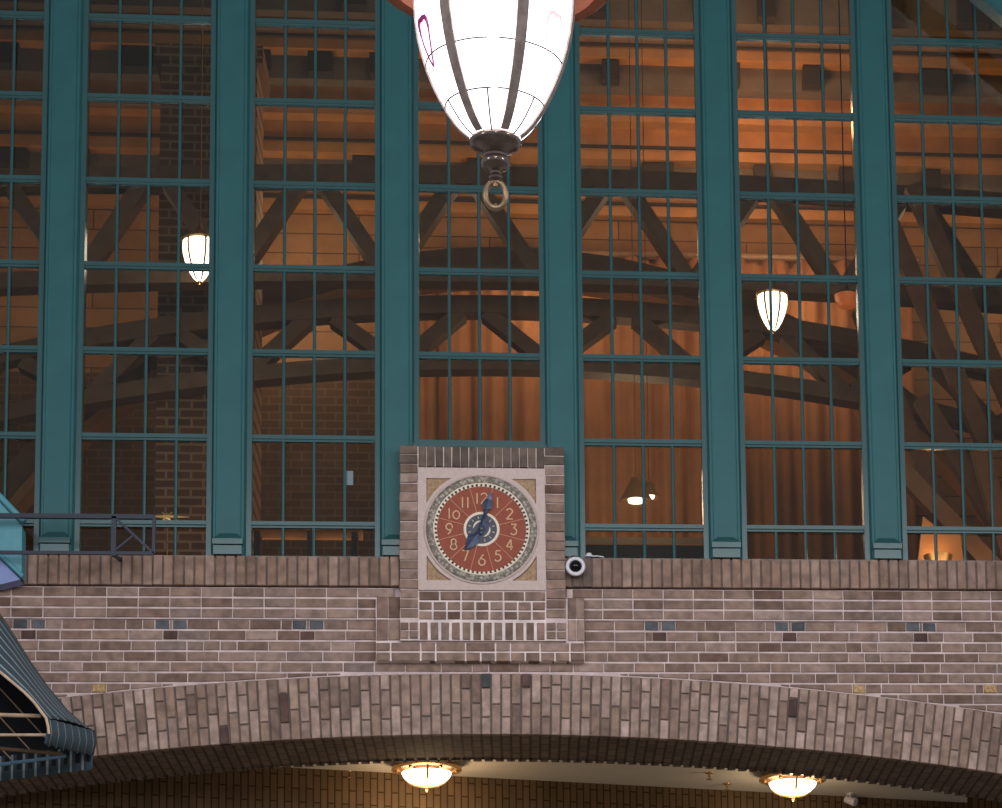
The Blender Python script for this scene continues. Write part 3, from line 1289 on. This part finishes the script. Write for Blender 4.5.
# low wall panel behind the clock-side window
za = at(640, 541, .7).z
xa, xb = at(575, 541, .7).x, at(712, 541, .7).x
t = thing('low_counter', 'low dark counter with a brown top edge behind the clock-side window', 'counter', ((xa + xb) / 2, .8, -1.15))
c = MB()
c.box(xa, xb, .7, 1.1, -1.15, za - .03)
c.build('body', 'dark_block', t)
c = MB()
c.box(xa - .02, xb + .02, .68, 1.12, za - .03, za + .02)
c.build('worktop', 'wood_trim', t)

# star-shaped chandelier reflection, modelled as a solid gold star
P0 = at(167, 517, .35)
t = MB()
for k in range(8):
    a = PI * k / 4
    ln = .15 if k % 4 == 0 else (.03 if k % 2 == 0 else .05)
    d = Vector((math.cos(a), 0, math.sin(a)))
    tt = Vector((-math.sin(a), 0, math.cos(a)))
    t.hexa([P0 + d * ln * .02 - tt * .01 + Vector((0, .01, 0)), P0 + d * ln - tt * .002 + Vector((0, .004, 0)), P0 + d * ln + tt * .002 + Vector((0, .004, 0)), P0 + tt * .01 + Vector((0, .01, 0)),
            P0 + d * ln * .02 - tt * .01 - Vector((0, .012, 0)), P0 + d * ln - tt * .002 - Vector((0, .004, 0)), P0 + d * ln + tt * .002 - Vector((0, .004, 0)), P0 + tt * .01 - Vector((0, .012, 0))])
t.tube([P0, P0 + Vector((0, .02, -.0)), Vector((P0.x, .4, -1.15))], .006, 6)
o = t.build('star_glint', 'star')
o['label'] = 'gold star-shaped reflection, modelled just inside the glass above the end of the navy railing'
o['category'] = 'ornament'

# slanted rafters and warm floor lamp behind the last window
rf = [((900, 470), (985, 560), 2.0), ((985, 470), (1010, 560), 2.2), ((940, 430), (1015, 555), 2.6), ((880, 360), (960, 560), 3.0), ((905, 260), (975, 420), 2.4), ((930, 225), (1000, 380), 2.4)]
RL = ['slanted beam nearest the orange floor glow', 'slanted beam cut by the picture edge beside the orange glow', 'slanted beam rising behind the beam beside the glow',
      'long slanted beam crossing behind the column next to the glow', 'upper slanted beam high behind the last window', 'second upper slanted beam above the orange glow']
for (p, q_, Y), lab in zip(rf, RL):
    a, b = at(p[0], p[1], Y), at(q_[0], q_[1], Y)
    c = MB()
    c.bar(a - (b - a) * .25, b + (b - a) * .15, .14, .12, (0, 1, 0))
    o = c.build('slanted_beam', 'beam_brown')
    o['label'] = lab
    o['category'] = 'beam'
    o['group'] = 'slanted beams behind the last window'
P0 = at(938, 556, 1.3)
t = thing('floor_uplight', 'small floor uplight throwing an orange glow behind the last window', 'lamp', (P0.x, P0.y, -1.15))
c = MB()
c.lathe([(.09, -1.15), (.09, -1.1), (.03, -1.08), (.03, P0.z - .16), (.07, P0.z - .1), (.11, P0.z), (.1, P0.z)], (P0.x, P0.y, 0), 'z', 24)
c.build('stand', 'brass', t, True)
c = MB()
c.lathe([(.001, P0.z - .02), (.095, P0.z - .03)], (P0.x, P0.y, 0), 'z', 20)
c.build('lamp_lens', 'domeglass', t, True)
# pale panel that the uplight washes
c = MB()
pa, pb = at(915, 510, 1.6), at(965, 560, 1.6)
c.prism([(pa.x, pb.z - .1), (pb.x, pb.z - .1), (pb.x - .03, pa.z - .18), (pa.x + .2, pa.z - .16), (pa.x + .06, pa.z - .05)], 1.6, 1.66)
c.prism([(pa.x + .1, -1.15), (pb.x - .1, -1.15), (pb.x - .1, pb.z), (pa.x + .1, pb.z)], 1.6, 1.66)
o = c.build('low_screen', 'wood_trim')
o['label'] = 'low wooden screen washed by the orange uplight'
o['category'] = 'screen'

# ------------------------------------------------------------------ passage under the arch
q = MB()
q.box(-6.2, 6.2, .8, 3.6, -1.95, -1.8)
q.build('ceiling', 'plaster', kind='structure')
q = MB()
xa, ya, xb, yb = -5.0, .62, 3.78, 2.98
dn = Vector((-(yb - ya), (xb - xa), 0)).normalized() * .2
b = [Vector((xa, ya, -8)), Vector((xb, yb, -8))]
t = struct_root('wall_passage', (xa, ya, -8))
t.rotation_euler = (0, 0, math.atan2(yb - ya, xb - xa))
Lw = math.hypot(xb - xa, yb - ya)
w_ = MB()
w_.box(0, Lw, 0, .2, 0, 6.06)
o = w_.build('brickwork', 'pass_brick')
o.parent = t
q = MB()
q.box(3.74, 5.2, 2.6, 2.8, -8, -1.9)
q.build('wall_passage_end', 'pass_brick', kind='structure')

# flush dome lamps
PD = Vector((-.414, 1.40, -1.95))
PE = Vector((2.272, 1.80, -1.95))
D = thing('dome_lamp', 'lit white bowl ceiling lamp under the arch, straight below the clock', 'lamp', PD, 'bowl lamps under the arch')
c = MB()
c.lathe([(.14, 0), (.15, -.02), (.10, -.035), (.235, -.04), (.25, -.05), (.252, -.062), (.235, -.068), (.205, -.062), (.2, -.05), (.1, -.04)], PD, 'z', 44)
rim = c.build('rim', 'brass', D, True)
c = MB()
c.lathe([(.0005, -.176), (.04, -.174), (.09, -.163), (.135, -.142), (.165, -.115), (.178, -.09), (.178, -.082)], PD, 'z', 40)
c.build('bowl', 'domeglass', D, True)
for k in range(3):
    a = rad(-90 + 4 + 120 * k)
    c = MB()
    pts = [(.2, -.055), (.184, -.09), (.171, -.118), (.141, -.146), (.095, -.168), (.045, -.179), (.01, -.182)]
    c.tube([PD + Vector((r * math.cos(a), r * math.sin(a), h)) for r, h in pts], .009, 6)
    c.build('strap', 'brass', D, True)
c = MB()
c.lathe([(.014, -.179), (.02, -.185), (.008, -.196), (.014, -.206), (.006, -.221), (.0005, -.225)], PD, 'z', 16)
c.build('finial', 'brass', D, True)
for k in range(6):
    a = rad(-90 + 30 + 60 * k)
    c = MB()
    p = PD + Vector((.215 * math.cos(a), .215 * math.sin(a), -.066))
    c.lathe([(.012, .0), (.014, -.012), (.0005, -.02)], p, 'z', 10)
    c.build('screw', 'brass', rim, True)
dup(D, PE, 'lit white bowl ceiling lamp under the arch beside the small white spotlight')

# sprinkler heads and a small spotlight
SPR = [((-.99, 1.72, -1.95), 'tiny brass sprinkler head on the passage ceiling beside the bowl lamp below the clock'),
       ((1.65, 1.80, -1.95), 'tiny sprinkler head on the passage ceiling next to the farther bowl lamp'),
       ((1.81, 2.2, -1.95), 'tiny pale sprinkler head between the farther bowl lamp and the back wall'),
       ((.21, 2.1, -1.95), 'tiny sprinkler head midway between the two bowl lamps')]
s0 = None
for p, lab in SPR:
    p = Vector(p)
    if s0 is None:
        s0 = thing('sprinkler_head', lab, 'sprinkler', p, 'sprinkler heads under the arch')
        c = MB()
        c.lathe([(.03, 0), (.028, -.008), (.01, -.012), (.01, -.03), (.004, -.034), (.004, -.05)], p, 'z', 16)
        c.build('body', 'brass', s0, True)
        c = MB()
        c.lathe([(.0005, -.055), (.024, -.052), (.024, -.049), (.0005, -.049)], p, 'z', 16)
        c.build('deflector', 'brass', s0, True)
    else:
        dup(s0, p, lab)
P0 = Vector((2.79, 2.6, -1.95))
t = thing('spotlight', 'small white tilted spotlight on the passage ceiling past the bowl lamps', 'lamp', P0)
c = MB()
c.lathe([(.03, 0), (.03, -.012), (.008, -.014), (.008, -.05)], P0, 'z', 16)
c.build('mount', 'white', t, True)
c = MB()
e = Vector((.75, -.45, -.35)).normalized()
pc = P0 + Vector((0, 0, -.055))
c.tube([pc - e * .045, pc - e * .04, pc + e * .04, pc + e * .05], [.018, .028, .034, .034], 18)
c.build('lamp_can', 'white', t, True)

# ------------------------------------------------------------------ security camera on the sill
P0 = at(575.5, 566.5, -.13)
t = thing('security_camera', 'round white security camera with a black dome fixed beside the clock brickwork', 'camera', (P0.x, -.055, P0.z))
tilt = lambda mb_: mb_
c = MB()
c.lathe([(.035, -.075), (.05, -.07), (.06, -.03), (.067, -.005), (.068, .004), (.062, .014), (.05, .018), (.043, .014), (.041, .004)], P0, 'y', 40)
c.build('housing', 'white', t, True)
c = MB()
c.lathe([(.0005, .044), (.014, .042), (.028, .034), (.039, .02), (.044, .006), (.045, -.004)], P0, 'y', 32)
c.build('dome', 'black_dome', t, True)
c = MB()
a = P0 + Vector((-.05, .03, .04))
c.tube([a + Vector((0, .04, -.02)), a + Vector((.0, 0, .025)), a + Vector((.03, 0, .048)), a + Vector((.075, .02, .045)), a + Vector((.11, .05, .01))], .004, 6)
cab = c.build('cable', 'wire', t, True)
q = at(589, 557, -.03)
c = MB()
c.lathe([(.0005, .02), (.016, .014), (.026, -.002), (.024, -.012)], (q.x, -.03, ZS + .013), 'z', 16)
c.tube([(q.x + .02, -.03, ZS + .008), (q.x + .06, -.035, ZS + .007), (q.x + .1, -.02, ZS + .005)], .004, 6)
c.build('plug', 'white', cab, True)['label'] = 'white cable plug lying on the sill'

# ------------------------------------------------------------------ navy railing in front of the sill
YR = -.36
t = thing('safety_railing', 'low navy metal railing with a crossed end panel standing off the brick sill', 'railing', (-2.4, YR, ZS - .05))
zt, zb_ = at(80, 516.5, YR).z, at(80, 553, YR).z
xr = at(154, 530, YR).x
xm = at(114, 530, YR).x
XL = -4.4
c = MB()
c.bar((XL, YR, zt), (xr, YR, zt), .03, .03)
c.build('top_rail', 'navy_rail', t)
c = MB()
c.bar((XL, YR, zb_), (xr, YR, zb_), .022, .022)
c.build('bottom_rail', 'navy_rail', t)
for x, w_ in ((xr, .022), (xm, .03), (xm - 1.95, .03)):
    c = MB()
    c.bar((x, YR, zb_ - (.0 if x == xr else .02)), (x, YR, zt), w_, w_)
    c.build('post', 'navy_rail', t)
for a, b in (((xm, zt), (xr, zb_)),):
    c = MB()
    c.bar((a[0], YR, a[1]), (b[0], YR, b[1]), .016, .016)
    c.build('brace', 'navy_rail', t)
c = MB()
c.bar((xm, YR - .004, zb_ + .01), ((xm + xr) / 2, YR - .004, (zt + zb_) / 2), .012, .012)
c.build('brace', 'navy_rail', t)
c = MB()
c.bar((xm, YR + .01, zb_ - .012), (xm, -.03, ZS - .04), .02, .02)
c.build('wall_bracket', 'navy_rail', t)
c = MB()
c.bar((xm - 1.95, YR + .01, zb_ - .012), (xm - 1.95, -.03, ZS - .04), .02, .02)
c.build('wall_bracket', 'navy_rail', t)

# ------------------------------------------------------------------ pale teal hood at the edge of the picture
YH = -.22
t = thing('sheet_metal_hood', 'pale teal sheet-metal hood with tube trims jutting from behind the navy railing', 'hood', (-3.5, YH, -1.1))
A = at(0, 497, YH)
B = at(24, 522, YH)
Cq = at(0, 555, YH)
Dq = at(23, 577, YH)
sl = (B - A)
sl2 = (Dq - Cq)
A2, C2 = A - sl * 6, Cq - sl2 * 6
c = MB()
c.prism([(C2.x, C2.z), (Dq.x - .01, Dq.z), (B.x - .012, B.z - .03), (A2.x, A2.z)], YH, -.07)
c.build('side_panel', 'teal_light', t)
c = MB()
c.tube([A2, B], .022, 12)
c.build('top_trim', 'teal_light', t, True)
c = MB()
c.tube([C2 - Vector((0, .01, 0)), Dq - Vector((0, .01, 0))], .016, 12)
c.build('lower_trim', 'teal_light', t, True)
E1, E2 = at(20, 579, YH), at(0, 584, YH)
c = MB()
c.prism([(C2.x, E2.z - .06), (E2.x, E2.z), (E1.x, E1.z), (Dq.x - .03, Dq.z), (C2.x, C2.z)], YH + .01, -.075)
c.build('lower_panel', 'lilac', t)['label'] = 'lilac lower panel'

# ------------------------------------------------------------------ striped awning
t = thing('striped_canopy', 'dark striped fabric awning with scalloped valance and metal frame below the teal hood', 'awning', (-2.7, -2.5, -2.8))
YN, YF = -3.0, -2.0
far = [(-60, 520), (-25, 572), (0, 613), (14, 634), (30, 660), (48, 686), (68, 710), (85, 725), (95, 731)]
near = [(-110, 575), (-60, 625), (0, 672), (12, 682), (24, 692), (33, 701), (37, 706), (42, 713), (46, 718)]
NS = 9
c = MB()
c.uv = []
rows_ = []
for i in range(len(far)):
    pn, pf = at(near[i][0], near[i][1], YN), at(far[i][0], far[i][1], YF)
    row = []
    for j in range(NS + 1):
        s_ = j / NS
        p = pn.lerp(pf, s_)
        p.z += .02 * math.sin(PI * s_)
        row.append(p)
        c.uv.append((s_ * 7 + .15, i / 8))
    rows_.append(c.add(row))
for i in range(len(far) - 1):
    for j in range(NS):
        c.face(rows_[i] + j, rows_[i] + j + 1, rows_[i + 1] + j + 1, rows_[i + 1] + j)
o = c.build('side_cloth', 'awning', t, True)
sd = o.modifiers.new('s', 'SOLIDIFY')
sd.thickness = .006
# valance hanging from the lower edge, scalloped
c = MB()
c.uv = []
N = 49
pn, pf = at(46, 718, YN), at(95, 731, YF)
va = []
for i in range(N):
    s_ = i / (N - 1)
    p = pn.lerp(pf, s_)
    p.x += .008 * math.sin(s_ * 7 * 2 * PI)
    dpt = .145 + .018 * abs(math.sin(s_ * 7 * PI))
    va.append(c.add([p, p - Vector((-.01, 0, dpt * .5)), p - Vector((.004, 0, dpt))]))
    c.uv += [(s_ * 7 + .15, 0)] * 3
for i in range(N - 1):
    for j in range(2):
        c.face(va[i] + j, va[i + 1] + j, va[i + 1] + j + 1, va[i] + j + 1)
o = c.build('side_valance', 'awning', t, True)
sd = o.modifiers.new('s', 'SOLIDIFY')
sd.thickness = .005
# valance of the far side
c = MB()
c.uv = []
va = []
pa, pb = at(93, 750, YF), at(-120, 777, YF)
for i in range(81):
    s_ = i / 80
    p = pa.lerp(pb, s_)
    dpt = .11 + .014 * abs(math.sin(s_ * 18 * PI))
    va.append(c.add([p + Vector((0, .008 * math.sin(s_ * 18 * 2 * PI), .03)), p - Vector((0, 0, dpt))]))
    c.uv += [(s_ * 18, 0)] * 2
for i in range(80):
    c.face(va[i], va[i + 1], va[i + 1] + 1, va[i] + 1)
o = c.build('far_valance', 'awning', t, True)
sd = o.modifiers.new('s', 'SOLIDIFY')
sd.thickness = .005
# dark lining that closes the far gable
c = MB()
pts = [at(x, y, YF + .005) for x, y in far] + [at(93, 762, YF + .005), at(-120, 785, YF + .005)]
c.prism([(p.x - .004, p.z) for p in pts], YF - .004, YF + .004)
c.build('lining', 'black_cloth', t)
# piping and frame bars
c = MB()
c.tube([at(x, y, YN - .008) for x, y in near] + [at(48, 726, YN - .008), at(49, 734, YN - .008)], .008, 8)
c.build('piping', 'piping', t, True)
for (a, b, ya, yb, r_, mt_) in (((-120, 712), (41, 716), -2.9, -2.9, .012, 'awn_bar'), ((-120, 735), (48, 735), -2.95, -2.95, .009, 'awn_bar'),
                                ((-120, 738), (62, 754), -2.4, -2.4, .011, 'truss'), ((-120, 780), (66, 756), -2.15, -2.15, .011, 'awn_blue'),
                                ((-6, 682), (52, 745), -2.2, -2.2, .004, 'awn_bar'), ((-25, 690), (32, 752), -2.2, -2.2, .004, 'awn_bar'), ((-45, 700), (12, 760), -2.2, -2.2, .004, 'awn_bar')):
    c = MB()
    c.tube([at(a[0], a[1], ya), at(b[0], b[1], yb)], r_, 8)
    c.build('frame_bar', mt_, t, True)
# post carrying the awning, outside the frame
c = MB()
pz = at(-120, 738, -2.4)
c.tube([(pz.x, -2.4, -8), (pz.x, -2.4, pz.z + .6)], .04, 10)
c.build('post', 'awn_blue', t, True)

# ------------------------------------------------------------------ steel brace in the upper corner
t = thing('roof_brace', 'teal riveted steel brace crossing the topmost corner of the last window', 'beam', (3.6, -.4, 3.0))
a, b = at(935, -33, -.4), at(1025, 41, -.4)
d = (b - a)
c = MB()
up = Vector((0, 1, 0))
nrm = d.normalized().cross(Vector((0, 1, 0)))
if nrm.z < 0:
    nrm = -nrm
off = nrm * .11
c.bar(a - d * 2.2 + off, b + d * 4.2 + off, .20, .05, (0, 1, 0))
c.build('web', 'teal', t)
c = MB()
c.bar(a - d * 2.2 + nrm * .01, b + d * 4.2 + nrm * .01, .02, .14, (0, 1, 0))
c.build('flange', 'teal_bar', t)

# ------------------------------------------------------------------ floor of the big hall
q = MB()
q.box(-30, 30, -40, 4, -8.2, -8.05)
q.build('floor', 'floor', kind='structure')
q = MB()
for s_ in (-1, 1):
    xs = sorted((s_ * 4.6, s_ * 6.2))
    q.box(xs[0], xs[1], .06, .8, -8.05, -2.3)
q.build('wall_base', 'int_brick', kind='structure')

# ------------------------------------------------------------------ light


def area(name, loc, target, sx, sy, power, col):
    l = bpy.data.lights.new(name, 'AREA')
    l.shape = 'RECTANGLE'
    l.size, l.size_y = sx, sy
    l.energy = power
    l.color = col
    o = bpy.data.objects.new(name, l)
    COL.objects.link(o)
    o.location = loc
    o.rotation_euler = (Vector(target) - Vector(loc)).to_track_quat('-Z', 'Y').to_euler()
    return o


def point(name, loc, power, col, r=.1):
    l = bpy.data.lights.new(name, 'POINT')
    l.energy = power
    l.color = col
    l.shadow_soft_size = r
    o = bpy.data.objects.new(name, l)
    COL.objects.link(o)
    o.location = loc
    return o


# added area light standing in for the big hall's daylight, facing the clock wall
area('hall_daylight', (.8, -8.5, -.3), (.3, 0, -1.2), 12, 3.4, 585, (.95, .97, 1.0))
for hx, hy, hz_ in ((-4.5, -13.5, -.6), (5.2, -13, -.2), (.6, -16, 1.0)):  # added unseen points that put highlights on metal and columns
    point('glint_light', (hx, hy, hz_), 130, (1, .93, .86), .28)
WARM = (1, .66, .40)
point('lantern_light', (LA.x, LA.y, LA.z - .05), 45, (1, .75, .5), .12)
point('lantern_light', (LB.x, LB.y, LB.z - .05), 16, (1, .75, .5), .12)
point('dome_light', PD + Vector((0, 0, -.3)), 10, (1, .72, .42), .1)
point('dome_light', PE + Vector((0, 0, -.3)), 7, (1, .78, .5), .1)
point('cornice_lamp', (2.35, 5.1, 4.75), 75, (1, .46, .2), .15)
point('hall_fill', (1.2, 5.2, 1.2), 30, WARM, .25)  # added warm fill for the lower curtain
for hx, hp_ in ((-4.2, 16), (-1.7, 60), (.5, 50), (2.6, 50), (4.6, 34)):  # added warm points behind the trusses to make the back wall glow
    point('hall_fill', (hx, 5.6, 3.5), hp_, WARM, .25)
area('hall_wash', (2.0, 3.7, 6.6), (1.8, 6.6, 3.2), 5, .6, 36, WARM)  # added overhead wash for the back wall and cornice
area('front_fill', (.6, .75, -.95), (.6, 6.2, 3.2), 9, .3, 55, WARM)  # added fill behind the clock wall, aimed up at trusses and curtain
point('uplight_lamp', at(936, 548, 1.45), 3, (1, .5, .18), .05)
point('uplight_lamp', at(990, 545, 1.6), 2.5, (1, .5, .18), .05)

wd = bpy.data.worlds.new('hall_air')
SC.world = wd
wd.use_nodes = True
bg = wd.node_tree.nodes['Background']
bg.inputs['Color'].default_value = (.30, .305, .32, 1)
bg.inputs['Strength'].default_value = .75

for o in bpy.data.objects:
    if '_o' in o:
        del o['_o']
SC.view_settings.view_transform = 'Standard'
SC.view_settings.look = 'None'
SC.view_settings.exposure = 0
SC.view_settings.gamma = 1
SC.view_settings.use_curve_mapping = False
SC.cycles.max_bounces = 6
SC.cycles.transparent_max_bounces = 12
SC.cycles.use_denoising = True
SC.cycles.sample_clamp_indirect = 4
